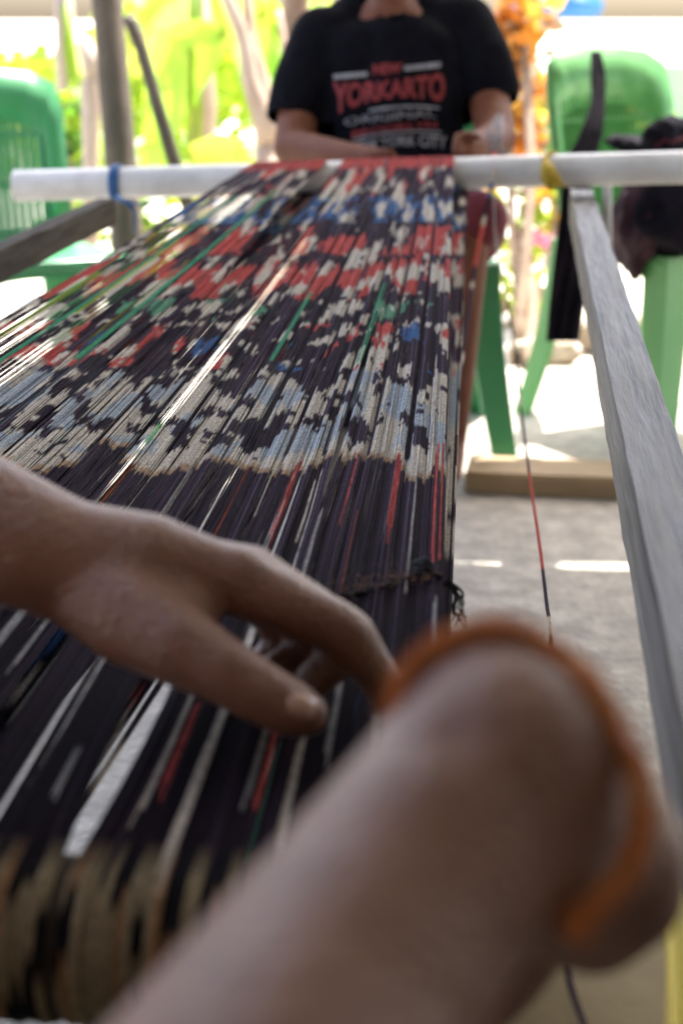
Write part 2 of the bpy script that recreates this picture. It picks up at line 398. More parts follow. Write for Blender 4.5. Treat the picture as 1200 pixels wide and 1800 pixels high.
tl.new(wv.outputs['Fac'], bp.inputs['Height']); tl.new(bp.outputs[0], tb.inputs['Normal'])

def thread_mesh(name, items):
    """items: list of (points, radius, colours)"""
    vs = []; fs = []; cs = []
    for pts, r, cols in items:
        b0 = len(vs)
        for k, p in enumerate(pts):
            q0 = pts[max(k - 1, 0)]; q1 = pts[min(k + 1, len(pts) - 1)]; t = (q1 - q0).normalized()
            a = pd - t * pd.dot(t)
            if a.length < .2: a = Vector((0, 0, 1)) - t * t.z
            a.normalize(); b = t.cross(a); rr = r[k] if hasattr(r, '__len__') else r
            vs += [p + a * rr, p + b * rr, p - a * rr, p - b * rr]; cs += [(*cols[k], 1)] * 4
            if k:
                o = b0 + (k - 1) * 4
                for e in range(4): e2 = (e + 1) % 4; fs.append((o + e, o + e2, o + 4 + e2, o + 4 + e))
    me = mesh(name, vs, fs); ca = me.color_attributes.new('dye_and_shade', 'FLOAT_COLOR', 'POINT')
    ca.data.foreach_set('color', np.array(cs, dtype=np.float32).ravel()); return me
ylist = np.concatenate([np.arange(1480, 1060, -8), np.arange(1060, 560, -4.2), np.arange(560, 284, -3.6)])
slist = [max(0, s_of_y(y)) for y in ylist] + [1.0]
warp = empty('ikat_warp', near_at((TA + TB) / 2), 'dark ikat warp with white, red and blue dyed bands stretched from the pipe', 'textile')
bund = {}
for i in range(NT):
    u = (i + .5 + R.uniform(-.15, .15)) / NT
    hump = .0012 * math.sin(groups_[i] * 2.4) + R.uniform(-.0005, .0005)
    bu = math.floor(u * 34)
    ridge = .0065 * (max(0, math.cos((u * 34 - bu - .5) * math.pi)) ** .5 - .6) * (.4 + h(bu, 77))
    ph = R.uniform(0, 99); pts = []; cols = []
    # wrap round near bar from underneath, thread by thread
    nc = near_at(TA + (TB - TA) * u) + pd * gapshift(u, 0.0)
    for a in range(-150, 90, 16):
        an = math.radians(a + 0); rad = NR + .001 + hump * .6
        p = nc + Vector((0, 0, 1)) * math.sin(math.radians(90) if False else math.radians(a + 90 - 90)) * rad
        ang = math.radians(a)
        p = nc - AX * (math.cos(ang) * rad) + Vector((0, 0, math.sin(ang) * rad))
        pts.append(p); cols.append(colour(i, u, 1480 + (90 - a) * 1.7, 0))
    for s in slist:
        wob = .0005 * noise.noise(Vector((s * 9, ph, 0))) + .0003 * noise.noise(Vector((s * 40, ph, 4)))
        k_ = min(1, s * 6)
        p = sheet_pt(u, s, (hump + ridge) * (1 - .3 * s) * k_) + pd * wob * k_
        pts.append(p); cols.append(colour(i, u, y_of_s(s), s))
    fc = FA.lerp(FB, u) + pd * gapshift(u, 1.0)
    for a in range(75, -150, -25):
        ang = math.radians(a)
        pts.append(fc + AX * (math.cos(ang) * (PR + .0015)) + Vector((0, 0, math.sin(ang) * (PR + .0015)))); cols.append(RD if a > 0 else DK2)
    rr = [TR * (1 - .30 * max(0, (k - 15) / len(slist))) * (1 + .12 * noise.noise(Vector((k * .7, ph, 0)))) for k in range(len(pts))]
    bund.setdefault(int(u * 34), []).append((pts, rr, cols))
for b, items in sorted(bund.items()):
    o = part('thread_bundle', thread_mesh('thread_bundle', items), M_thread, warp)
# lower layer returning under the bars
low = []
for i in range(0, NT):
    u = (i + R.uniform(0, 2)) / NT
    un = u
    for g_, a_, b_ in ((.735, .11, .01), (.62, .07, .0)):
        if -a_ < u - g_ < b_: un = g_ - a_ + (u - g_ + a_) * .12
    f = FA.lerp(FB, u) + pd * (gapshift(u, 1.) + .025 * u) - Vector((0, 0, PR + .001)); nr = near_at(TA + (TB - TA) * u) + pd * gapshift(u, 0.) - Vector((0, 0, NR + .001))
    pts = []; cols = []; ph = R.uniform(0, 99)
    for k in range(90):
        s = k / 89; p = nr.lerp(f, s) + PX * ((un - u) * .60 * max(0, 1 - s / .36) ** .8); p.z += -.02 * math.sin(math.pi * s) + .003 * noise.noise(Vector((s * 5, ph, 0))); pts.append(p)
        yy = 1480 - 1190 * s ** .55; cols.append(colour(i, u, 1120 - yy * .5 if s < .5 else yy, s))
    low.append((pts, [TR * (2.0 - .6 * k / 89) for k in range(90)], cols))
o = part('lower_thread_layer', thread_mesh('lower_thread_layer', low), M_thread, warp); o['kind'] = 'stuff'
# near bar inside the loops
br = empty('warp_bar', near_at(TA - .1), 'dark wooden round bar at the near end inside the thread loops', 'bar')
part('bar', tube('bar', [near_at(TA - .10), near_at(TB + .004)], NR - .001, 24), M_beam2, br)

# loose threads
def loose(name, pix, label, segs, r=.0011):
    q = spline(pix, 14); pts = [P(a, b, c) for a, b, c in q]; cols = []
    for k in range(len(pts)):
        y = q[k][1]; c = DK2
        for (y0, y1, cc) in segs:
            if y0 <= y < y1: c = cc
        cols.append(c)
    return tag(link(name, thread_mesh(name, [(pts, r, cols)]), M_thread), label, 'thread')
loose('loose_thread', [(869, 268, 2.93), (868, 300, 2.87), (858, 350, 2.86), (835, 465, 2.75), (815, 600, 2.5), (796, 720, 2.2), (786, 800, 2.0), (779, 880, 1.8)],
      'slack red and purple thread slanting from the pipe right of the warp', [(260, 300, RD), (300, 320, WH), (320, 345, BL), (385, 400, WH), (400, 470, RD), (500, 508, WH), (560, 620, DK2), (620, 640, WH)], .0036)
loose('loose_thread', [(868, 330, 2.95), (872, 430, 2.9), (902, 590, 2.6), (918, 740, 2.2), (932, 850, 1.9), (948, 960, 1.65), (960, 1060, 1.45), (968, 1135, 1.3), (975, 1400, 1.0), (992, 1680, .85), (1035, 1830, .75)],
      'single thin dark and red thread hanging across the concrete floor towards the bracelet', [(340, 520, GY), (600, 612, WH), (700, 715, WH), (830, 930, RD), (930, 1000, RD), (1085, 1120, WH), (1120, 1130, DK)], .0017)
loose('loose_thread', [(798, 285, 2.90), (802, 340, 2.88), (806, 430, 2.7), (803, 560, 2.45), (797, 640, 2.2), (790, 760, 1.9), (781, 900, 1.6)],
      'red and blue stray thread hugging the right edge of the warp', [(285, 310, WH), (310, 370, BL), (370, 500, RD), (560, 640, BL), (700, 800, RD)], .003)
# lease cord with knot and frayed tail
cr = empty('lease_cord', P(740, 1030, 1.0), 'black twisted cord across the warp with knot and frayed tail at its right end', 'cord')
def on_sheet(px, py, lift):
    z = .56
    for _ in range(6):
        g = G(px, py, z); L = (g - nbc).dot(AX) / ((FA + FB) / 2 - nbc).dot(AX); z = (NR + nbc.z) + (FA.z + PR - NR - nbc.z) * L - .012 * math.sin(math.pi * max(0, min(1, L)))
    return g + Vector((0, 0, lift))
q = spline([(-60, 1065), (80, 1062), (200, 1075), (340, 1080), (470, 1082), (600, 1062), (660, 1050), (705, 1035), (742, 1022), (775, 1028)], 10)
base = [on_sheet(a, b, .005 + .001 * noise.noise(Vector((k * .4, 0, 0)))) for k, (a, b) in enumerate(q)]
for ph in (0, math.pi):
    pts = [p + Vector((0, 1, 0)) * .0012 * math.cos(k * .9 + ph) + Vector((0, 0, 1)) * .0012 * math.sin(k * .9 + ph) for k, p in enumerate(base)]
    part('strand', tube('strand', pts, .0016, 6), M_cord, cr)
kn = on_sheet(742, 1024, .008)
vs, fs = [], []
for k in range(3):
    c = [kn + Matrix.Rotation(k * 1.1, 3, 'X') @ Vector((.005 * math.cos(a / 12 * 6.283), .007 * math.sin(a / 12 * 6.283), .003 * math.sin(a))) for a in range(13)]
    vs, fs = tube_data(c, .0022, 6, vs=vs, fs=fs)
part('knot', mesh('knot', vs, fs), M_cord, cr)
vs, fs = [], []
Zk = proj(kn)[2]
for k in range(9):
    j = lambda s: R.uniform(-s, s)
    c = spline([(752, 1026, Zk), (775 + j(3), 1024 + j(4), Zk), (795 + j(5), 1030 + j(4), Zk), (806 + j(8), 1046 + j(5), Zk), (802 + j(12), 1068 + j(6), Zk - .01), (808 + j(16), 1090 + j(14), Zk - .01)], 6)
    vs, fs = tube_data([P(*a) for a in c], [.0013 - .0008 * i / len(c) for i in range(len(c))], 5, vs=vs, fs=fs)
part('frayed_tail', mesh('frayed_tail', vs, fs), M_cord, cr)
vs, fs = [], []
for k in range(170):
    t = R.random() ** .7; px = 560 + 200 * t + R.uniform(-15, 15); py = 1066 - 42 * t + R.gauss(0, 9)
    p = on_sheet(px, py, .006 + R.uniform(0, .004)); a = R.uniform(0, 6.28); L = R.uniform(.003, .010)
    d = Vector((math.cos(a), math.sin(a), R.uniform(-.1, .5))) * L
    vs, fs = tube_data([p - d / 2, p + Vector((0, 0, L * .2)), p + d / 2], .00018, 3, vs=vs, fs=fs)
f_ = part('lint_fibres', mesh('lint_fibres', vs, fs), M_fuzz, cr); f_['kind'] = 'stuff'
# ties on the pipe
bt = empty('blue_tie', pipe_at(208), 'blue plastic tie knotted round the left part of the pipe', 'tie')
c = pipe_at(206); vs, fs = [], []
for k in range(3):
    cc = c + pd * (.006 * (k - 1))
    loop = [cc + (AX * math.cos(a / 20 * 6.283) + Vector((0, 0, 1)) * math.sin(a / 20 * 6.283)) * (PR + .003) for a in range(21)]
    vs, fs = tube_data(loop, .0035, 6, vs=vs, fs=fs)
part('loop', mesh('loop', vs, fs), M_blue, bt)
for e in ([(205, 345, 2.93), (222, 356, 2.92), (236, 372, 2.92), (237, 412, 2.93)], [(210, 350, 2.92), (240, 358, 2.92), (270, 352, 2.93), (295, 350, 2.93)]):
    q = spline(e, 8); part('tail', tube('tail', [P(*a) for a in q], [.008 - .004 * i / len(q) for i in range(len(q))], 8, .35), M_blue, bt)
yt = empty('yellow_tie', pipe_at(962), 'mustard yellow rag knotted over the pipe near the right beam', 'tie')
c = pipe_at(966)
loop = [c + (AX * math.cos(a / 20 * 6.283) + Vector((0, 0, 1)) * math.sin(a / 20 * 6.283)) * (PR + .002) + pd * .012 * math.sin(a * .6) for a in range(21)]
part('loop', tube('loop', loop, .0045, 6), M_yellowtie, yt)
part('rag_end', tube('rag_end', [P(961, 276, 2.86), P(957, 292, 2.84), P(960, 312, 2.83), P(968, 334, 2.84)], [.0025, .008, .011, .004], 8, .4), M_yellowtie, yt)
part('rag_end', tube('rag_end', [P(962, 278, 2.86), P(970, 298, 2.835), P(980, 318, 2.83), P(990, 328, 2.84)], [.002, .006, .007, .003], 8, .4), M_yellowtie, yt)

# ------------------------------------------------------------------ plastic chairs
def make_chair(loc, rz, label, m, arms=True, wd=.40, bs=.86):
    root = empty('plastic_chair', loc, label, 'chair', 'green plastic chairs')
    def pt(name, me, sm=True):
        o = link(name, me, m, root, sm); return o
    root.rotation_euler = (0, 0, rz)
    hw_ = wd / 2
    # seat: dished slab
    nx = 12; vs = []; fs = []
    for top in (1, 0):
        for j in range(nx + 1):
            for i in range(nx + 1):
                a = i / nx * 2 - 1; b = j / nx * 2 - 1
                rx = a * (hw_ * (1.0 - .08 * (b + 1) / 2)) * (1 - .04 * b * b); ry = b * .2 * (1 - .06 * a * a)
                z = .425 - .012 * (1 - a * a) * (1 - b * b) - (0 if top else .012) - .012 * (1 if b < -.9 else 0) - (.01 if abs(a) > .95 else 0)
                vs.append((rx, ry, z))
    N = (nx + 1) ** 2
    for j in range(nx):
        for i in range(nx):
            a = j * (nx + 1) + i; fs.append((a, a + 1, a + nx + 2, a + nx + 1)); fs.append((N + a, N + a + nx + 1, N + a + nx + 2, N + a + 1))
    for i in range(nx):
        for (a, b) in ((i, i + 1), (nx * (nx + 1) + i + 1, nx * (nx + 1) + i), ((i + 1) * (nx + 1), i * (nx + 1)), (i * (nx + 1) + nx, (i + 1) * (nx + 1) + nx)):
            fs.append((b, a, N + a, N + b))
    pt('seat', mesh('seat', vs, fs))
    # arched aprons
    def apron(p0, p1, name):
        p0, p1 = Vector(p0), Vector(p1); vs = []; fs = []; n = 12; d = (p1 - p0).normalized(); s = Vector((d.y, -d.x, 0)) * .004
        for i in range(n + 1):
            t = i / n; dep = .03 + .07 * abs(2 * t - 1) ** 3
            c = p0.lerp(p1, t)
            for (q, z) in ((s, .418), (s, .418 - dep), (-s, .418 - dep), (-s, .418)): vs.append((c.x + q.x, c.y + q.y, z))
            if i:
                a = (i - 1) * 4
                for e in range(4): fs.append((a + e, a + (e + 1) % 4, a + 4 + (e + 1) % 4, a + 4 + e))
        fs.append((0, 1, 2, 3)); fs.append((n*4+3, n*4+2, n*4+1, n*4))
        pt('apron', mesh('apron', vs, fs), False)
    apron((-hw_ + .02, -.192, 0), (hw_ - .02, -.192, 0), 'apron'); apron((-hw_ + .03, .185, 0), (hw_ - .03, .185, 0), 'apron')
    apron((-hw_ + .012, -.18, 0), (-hw_ + .03, .18, 0), 'apron'); apron((hw_ - .012, -.18, 0), (hw_ - .03, .18, 0), 'apron')
    for sx in (-1, 1):
        for sy in (-1, 1):
            # L-section tapering leg
            vs = []; fs = []; n = 10
            for i in range(n + 1):
                t = i / n; z = .42 * (1 - t); fl = .045 * t ** 1.5
                cx = sx * (hw_ - .008 + fl * (1.0 if sy < 0 else .8)); cy = sy * (.195 + fl * (1.0 if sy < 0 else 1.6)); wl = .078 - .026 * t; th = .009
                for (a, b) in ((0, 0), (wl, 0), (wl, th), (th, th), (th, wl), (0, wl)): vs.append((cx - sx * a, cy - sy * b, z))
                if i:
                    a = (i - 1) * 6
                    for e in range(6): fs.append((a + e, a + (e + 1) % 6, a + 6 + (e + 1) % 6, a + 6 + e))
            fs.append(tuple(range(6))); fs.append(tuple(n * 6 + k for k in range(6))[::-1])
            pt('leg', mesh('leg', vs, fs), False)
    # back: frame ring + lattice, leaning back
    def bk(a, z):   # a in -1..1, z height above seat -> point on the curved back
        z *= bs
        return Vector((a * hw_ * (.94 + .06 * z / .42), .19 + .16 * z / .42 * .55 - .035 * a * a, .42 + z))
    outer = [(-1, 0), (-1, .16), (-1, .32), (-.93, .40), (-.7, .43), (-.3, .44), (.3, .44), (.7, .43), (.93, .40), (1, .32), (1, .16), (1, 0)]
    inner = [(-.78, .0), (-.78, .10), (-.78, .26), (-.72, .28), (-.5, .30), (-.2, .305), (.2, .305), (.5, .30), (.72, .28), (.78, .26), (.78, .10), (.78, .0)]
    vs = []; fs = []
    for (a, z), (c, d) in zip(outer, inner):
        p, q = bk(a, z), bk(c, d)
        vs += [p + Vector((0, -.006, 0)), q + Vector((0, -.006, 0)), q + Vector((0, .006, 0)), p + Vector((0, .006, 0))]
    for i in range(len(outer) - 1):
        a = i * 4
        for e in range(4): fs.append((a + e, a + 4 + e, a + 4 + (e + 1) % 4, a + (e + 1) % 4))
    fs += [(0, 1, 2, 3), tuple(len(outer) * 4 - k for k in (1, 2, 3, 4))]
    fr = mesh('back_frame', vs, fs); pt('back_frame', fr)
    vs = []; fs = []; K = 19
    for i in range(K):
        a = -.74 + 1.48 * i / (K - 1)
        pp = [bk(a, z / 8 * .325) for z in range(9)]; vs, fs = tube_data(pp, .0085, 4, vs=vs, fs=fs)
    for j in range(3):
        z = .02 + .25 * j / 2; pp = [bk(-.78 + 1.56 * k / 8, z) for k in range(9)]; vs, fs = tube_data(pp, .0075, 4, vs=vs, fs=fs)
    pt('back_lattice', mesh('back_lattice', vs, fs), False)
    if arms:
        for sx in (-1, 1):
            q = spline([(sx * (hw_ - .01), -.19, .40), (sx * (hw_ + .02), -.2, .52), (sx * (hw_ + .03), -.16, .63), (sx * (hw_ + .03), 0, .645), (sx * (hw_ + .015), .15, .65), (sx * (hw_ - .005), .225, .66)], 5)
            pt('armrest', tube('armrest', [Vector(a) for a in q], [.02] * len(q), 8, .45))
    return root
g = G(862, 815, 0)
make_chair((.125, 3.50, 0), math.radians(3), 'green plastic chair under the seated person in the black shirt', M_green, False)
cr_ = G(1085, 760, 0)
make_chair((.74, 3.66, 0), math.radians(32), 'light green plastic chair on the right with dark clothes piled on its seat', M_green2, False, .38, .96)
make_chair((-.72, 3.50, 0), math.radians(30), 'green plastic chair at the left behind the end of the white pipe', M_green, False, .44)
# ------------------------------------------------------------------ clothes on the right chair
def drape(name, pix, m, label, cat, th=.006, wave=.01):
    root = None; q = spline(pix, 6); vs = []; fs = []; nn = 12
    for side in (0, 1):
        for (x, y, wp, Z) in q:
            for k in range(nn + 1):
                t = k / nn - .5; f = wave * math.sin(t * 17 + y * .02) + wave * .5 * math.sin(t * 31 + y * .05)
                vs.append(P(x + t * wp, y, Z + f + th * side))
    rows = len(q); N = rows * (nn + 1)
    for i in range(rows - 1):
        for k in range(nn):
            a = i * (nn + 1) + k; fs.append((a, a + nn + 1, a + nn + 2, a + 1)); fs.append((N + a, N + a + 1, N + a + nn + 2, N + a + nn + 1))
        for k in (0, nn):
            a = i * (nn + 1) + k; fs.append((a, a + nn + 1, N + a + nn + 1, N + a))
    for i in (0, rows - 1):
        for k in range(nn):
            a = i * (nn + 1) + k; fs.append((a, a + 1, N + a + 1, N + a))
    return tag(link(name, mesh(name, vs, fs), m), label, cat)
drape('hanging_garment', [(1046, 90, 18, 3.55), (1050, 130, 26, 3.5), (1050, 180, 26, 3.45), (1038, 235, 40, 3.4), (1018, 290, 52, 3.32), (1010, 360, 52, 3.28), (1004, 450, 60, 3.25), (996, 530, 62, 3.22), (988, 600, 58, 3.2)], M_dark,
      'long black garment hanging from the chair back down beside the right beam', 'clothing')
def lump(name, c, s, m, label, cat, seed, amp=.35, parent=None):
    bm = bmesh.new(); bmesh.ops.create_icosphere(bm, subdivisions=4, radius=1)
    for v in bm.verts:
        d = v.co.copy(); k = 1 + amp * noise.noise(d * 1.7 + Vector((seed, 0, 0))) + amp * .5 * abs(noise.noise(d * 4 + Vector((0, seed, 0))))
        v.co = Vector((d.x * s[0], d.y * s[1], d.z * s[2])) * k + Vector(c)
    me = bpy.data.meshes.new(name); bm.to_mesh(me); bm.free()
    o = link(name, me, m, parent)
    return tag(o, label, cat) if label else o
lump('cloth_pile', P(1160, 275, 3.45), (.085, .09, .055), M_dark, 'crumpled black cloth heaped above the pipe on the right chair', 'clothing', 3, 1.0)
lump('folded_jacket', P(1120, 385, 3.45), (.05, .08, .10), M_plum, 'dark plum jacket lying under the pipe on the green chair seat', 'clothing', 8, .4)
lump('bag', P(1190, 372, 3.4), (.085, .09, .10), M_dark, 'black bag on the seat edge of the right green chair', 'bag', 11, .3)
tag(link('maroon_cord', tube('maroon_cord', [P(1148, 262, 3.34), P(1165, 246, 3.33), P(1182, 250, 3.32), P(1205, 240, 3.33)], .0025, 6), M_shorts), 'thin maroon cord lying across the crumpled black cloth', 'cord')
tag(link('prop_stick', tube('prop_stick', [P(1066, 305, 2.99), P(1066, 392, 3.0), P(1066, 470, 3.02)], .009, 8), M_steel), 'thin grey stick upright behind the pipe right of the beam end', 'stick')
# plank and post
pk = G(825, 870, 0); pk2 = G(1110, 882, 0)
mid = (pk + pk2) / 2; ang = math.atan2(pk2.y - pk.y, pk2.x - pk.x)
tag(link('wood_plank', boxes('wood_plank', [(Vector((mid.x + .05, mid.y + .07, .022)), ((pk2 - pk).length + .1, .14, .044), ang)], .004), M_plank, smooth=False), 'short tan wooden plank lying on the floor before the green chairs', 'plank')
pb = Vector((-.52, 3.95, 0))
pa = P(186, -20, 4.1); pb = P(228, 470, 4.05); dd = (pb - pa).normalized(); pb2 = pa + dd * ((-pa.z) / dd.z); pt2 = pa - dd * ((RZ - pa.z) / -dd.z * 1.0)
tag(link('wooden_post', tube('wooden_post', [pb2, pb, pa, pa + (pa - pb).normalized() * 1.1], [.042, .042, .039, .038], 12), M_post), 'thick brown wooden porch post behind the left part of the pipe', 'post')
tag(link('leaning_stick', tube('leaning_stick', [P(222, 30, 4.0), P(232, 42, 4.0), P(250, 90, 4.0), P(275, 180, 4.0), P(308, 290, 4.02), P(360, 460, 4.05)], [.012, .02, .017, .018, .019, .018], 8), M_post), 'thin brown stick leaning against the porch post', 'stick')
tag(link('forked_stake', mesh('forked_stake', *tube_data([P(148, 70, 4.6), P(160, 110, 4.6), P(166, 140, 4.6)], [.02, .028, .03], 8, *[True, 1.0], *tube_data([P(180, 98, 4.6), P(170, 125, 4.6), P(160, 150, 4.6), P(160, 300, 4.6), P(158, 640, 4.6)], [.012, .022, .03, .022, .022], 8))), M_bark), 'pale forked stake standing left of the porch post', 'stake')

# ------------------------------------------------------------------ person far (black shirt)
Zp = 3.28
def Q(px, py, Z=Zp): return P(px, py, Z)
per = empty('person', Q(690, 440, 3.4), 'person in black printed shirt seated behind the pipe handling threads', 'person')
neck = Q(690, 5, 3.30); shl = Q(562, 82, 3.33); shr = Q(820, 68, 3.33)
body = chain([(Q(690, 455, 3.38), .13), (Q(690, 330, 3.35), .12), (Q(690, 180, 3.35), .12), (Q(690, 80, 3.36), .105), (Q(690, 15, 3.36), .052), (Q(690, -50, 3.34), .052), (Q(692, -120, 3.28), .085), (Q(692, -165, 3.28), .088)])
body += chain([(Q(662, 34, 3.345), .042), (Q(718, 31, 3.345), .042)])
body += chain([(Q(640, 80, 3.36), .055), (shl, .042), (Q(525, 200, 3.3), .043), (Q(515, 262, 3.22), .040), (Q(590, 278, 3.08), .036), (Q(660, 285, 2.99), .028)])
body += chain([(Q(740, 75, 3.36), .055), (shr, .042), (Q(858, 170, 3.3), .043), (Q(872, 243, 3.2), .040), (Q(850, 256, 3.08), .034), (Q(828, 256, 3.0), .026), (Q(816, 252, 2.97), .024)])
# hands: palm and five fingers
def hand(segs, w, k0, fing, r=.0085):
    for (a, b, c) in fing:
        segs += chain([(w, .018), (a, r * 1.2), (b, r), (c, r * .85)])
hand(body, Q(816, 252, 2.97), 0, [(Q(806, 240 + 7 * k, 2.95), Q(800, 252 + 6 * k, 2.93), Q(806, 262 + 4 * k, 2.92)) for k in range(4)] + [(Q(822, 236, 2.95), Q(832, 236, 2.94), Q(840, 242, 2.93))])
hand(body, Q(660, 285, 2.99), 0, [(Q(676, 272 + 5 * k, 2.97), Q(690, 276 + 5 * k, 2.96), Q(702, 284 + 4 * k, 2.96)) for k in range(4)] + [(Q(668, 270, 2.97), Q(678, 264, 2.96), Q(688, 266, 2.95))])
# legs
body += chain([(Q(640, 460, 3.35), .09), (Q(600, 440, 3.12), .062), (Q(610, 640, 3.15), .048), (Q(615, 800, 3.2), .032), (Q(612, 832, 3.1), .026)])
body += chain([(Q(740, 460, 3.35), .09), (Q(808, 430, 3.14), .058), (Q(802, 620, 3.18), .042), (Q(793, 790, 3.22), .029), (Q(791, 826, 3.12), .026), (Q(790, 838, 3.06), .020)])
part('body', remesh('body', body, .009, 3), M_skin2, per)
def shirt_extra(bm): pass
shirt = chain([(Q(690, 430, 3.38), .145), (Q(690, 330, 3.36), .135), (Q(690, 200, 3.35), .135), (Q(690, 110, 3.36), .12)])
shirt += chain([(Q(640, 300, 3.34), .11), (Q(625, 120, 3.34), .098), (Q(628, 75, 3.36), .06)]) + chain([(Q(740, 300, 3.34), .11), (Q(752, 120, 3.34), .105), (Q(748, 65, 3.36), .06)])
shirt += chain([(Q(610, 72, 3.36), .075), (Q(566, 70, 3.34), .068), (Q(534, 148, 3.31), .066), (Q(522, 196, 3.30), .064)])
shirt += chain([(Q(770, 58, 3.36), .075), (Q(814, 50, 3.34), .070), (Q(844, 110, 3.31), .067), (Q(862, 156, 3.30), .062)])
shirt += chain([(Q(625, 48, 3.37), .07), (Q(760, 38, 3.37), .07)])
sm = remesh('shirt', shirt, .009, 4)
# trim the sleeve bulbs flat at the hems and open the neck
bm = bmesh.new(); bm.from_mesh(sm)
def cut(pc, nrm, sel):
    g = [v for v in bm.verts if sel(v.co)]; fset = set()
    geom = [f for f in bm.faces if any(sel(v.co) for v in f.verts)]
    es = set(e for f in geom for e in f.edges); vsx = set(v for f in geom for v in f.verts)
    bmesh.ops.bisect_plane(bm, geom=geom + list(es) + list(vsx), plane_co=pc, plane_no=nrm, clear_outer=True)
def pxs(co): return proj(co)
cut(Q(522, 216, 3.30), (Q(522, 216, 3.30) - Q(538, 150, 3.31)), lambda c: pxs(c)[0] < 578 and pxs(c)[1] > 170)
cut(Q(862, 186, 3.30), (Q(862, 186, 3.30) - Q(842, 110, 3.31)), lambda c: pxs(c)[0] > 822 and pxs(c)[1] > 130)
nk = Q(684, -8, 3.30); dl_ = [v for v in bm.verts if (v.co - nk).length < .058]
for v in bm.verts:
    qx, qy, qz = proj(v.co)
    if v not in dl_ and 646 < qx < 728 and qz < 3.34 and qy < 27 * (1 - ((qx - 687) / 42) ** 2): dl_.append(v)
bmesh.ops.delete(bm, geom=dl_, context='VERTS')
for v in bm.verts:
    v.co += Vector((0, 1, 0)) * (.004 * noise.noise(v.co * 18) + .007 * noise.noise(Vector((v.co.x * 9, 3, v.co.z * 5))))
bm.to_mesh(sm); bm.free()
so_ = part('shirt', sm, M_shirt, per)
bvh = BVHTree.FromObject(so_, bpy.context.evaluated_depsgraph_get()) if False else None
bmx = bmesh.new(); bmx.from_mesh(sm); bvh = BVHTree.FromBMesh(bmx)
def on_shirt(px, py, lift=.003):
    o = Vector((0, 0, H)); d = (P(px, py, 1) - o).normalized(); hit = bvh.ray_cast(o, d, 10)
    return (hit[0] - d * lift) if hit[0] else P(px, py, 3.2)
part('collar', tube('collar', [on_shirt(687 + 46 * math.cos(k * math.pi / 12), 1 + 30 * math.sin(k * math.pi / 12), .002) for k in range(13)], .006, 6), M_shirt, per)
def text_print(txt, x0, x1, top, bot, m, bold=.02, name='lettering'):
    cu = bpy.data.curves.new('t', 'FONT'); cu.body = txt; cu.offset = bold; cu.resolution_u = 3; o = bpy.data.objects.new('t', cu); COL.objects.link(o)
    me = bpy.data.meshes.new_from_object(o.evaluated_get(bpy.context.evaluated_depsgraph_get())); bpy.data.objects.remove(o)
    bm = bmesh.new(); bm.from_mesh(me); bmesh.ops.triangulate(bm, faces=bm.faces)
    bmesh.ops.subdivide_edges(bm, edges=[e for e in bm.edges if e.calc_length() > .15], cuts=2)
    xs_ = [v.co.x for v in bm.verts]; ys_ = [v.co.y for v in bm.verts]; ax, bx, ay, by = min(xs_), max(xs_), min(ys_), max(ys_)
    for v in bm.verts:
        a = (v.co.x - ax) / (bx - ax); b = (v.co.y - ay) / (by - ay)
        v.co = on_shirt(x0 + (x1 - x0) * a, bot(a) + (top(a) - bot(a)) * b)
    bm.to_mesh(me); bm.free(); me.name = name; me.materials.clear()
    part(name, me, m, per, False)
def strip_print(x0, x1, top, bot, m, n=14, name='print_band'):
    vs = []; fs = []
    for i in range(n + 1):
        a = i / n; vs += [on_shirt(x0 + (x1 - x0) * a, top(a)), on_shirt(x0 + (x1 - x0) * a, bot(a))]
        if i: fs.append((2*i-2, 2*i-1, 2*i+1, 2*i))
    part(name, mesh(name, vs, fs), m, per, False)
arc = lambda y0, y1, k: (lambda a: y0 + (y1 - y0) * a - k * (1 - (2 * a - 1) ** 2))
text_print('NEW', 655, 706, arc(113, 109, 0), arc(132, 129, 0), M_red, .05)
strip_print(586, 645, arc(131, 126, 0), arc(139, 134, 0), M_white); strip_print(710, 774, arc(116, 109, 0), arc(124, 118, 0), M_white)
text_print('YORKARTO', 584, 782, arc(143, 124, -7), arc(206, 182, 20), M_red, .045)
strip_print(648, 772, arc(192, 188, 5), arc(197, 192, 5), M_white)
text_print('ORIGINAL', 605, 766, arc(208, 192, 3), arc(222, 206, 3), M_white, .0)
text_print('BROOKLYN', 618, 768, arc(230, 213, 4), arc(244, 225, 4), M_red, .03)
strip_print(620, 775, arc(243, 231, 7), arc(247, 234, 7), M_white)
text_print('NEW YORK CITY', 612, 785, arc(252, 240, 8), arc(268, 262, 8), M_white, .03)
shor = chain([(Q(640, 450, 3.36), .115), (Q(610, 425, 3.2), .085)]) + chain([(Q(740, 450, 3.36), .115), (Q(820, 400, 3.2), .082), (Q(845, 385, 3.12), .055)]) + chain([(Q(640, 440, 3.38), .12), (Q(740, 440, 3.38), .12)])
part('shorts', remesh('shorts', shor, .012, 4), M_shorts, per)
lumpm = lump('hair', Q(692, -160, 3.31), (.1, .105, .11), M_dark, None, None, 5, .15)
lumpm.parent = per; lumpm.matrix_parent_inverse = Matrix.Translation(per.location).inverted()
for sx in (-1, 1):
    part('ear', tube('ear', [Q(692 + sx * 24, -128, 3.27), Q(692 + sx * 27, -140, 3.27), Q(692 + sx * 25, -152, 3.28)], [.008, .014, .01], 8, .5), M_skin2, per)
    part('eye', boxes('eye', [(Q(692 + sx * 9, -140, 3.198), (.022, .01, .009), 0)], .004), M_dark, per)
part('nose', tube('nose', [Q(692, -142, 3.2), Q(692, -128, 3.18)], [.007, .014], 8), M_skin2, per)
part('mouth', boxes('mouth', [(Q(692, -112, 3.2), (.04, .012, .01), 0)], .004), M_shorts, per)
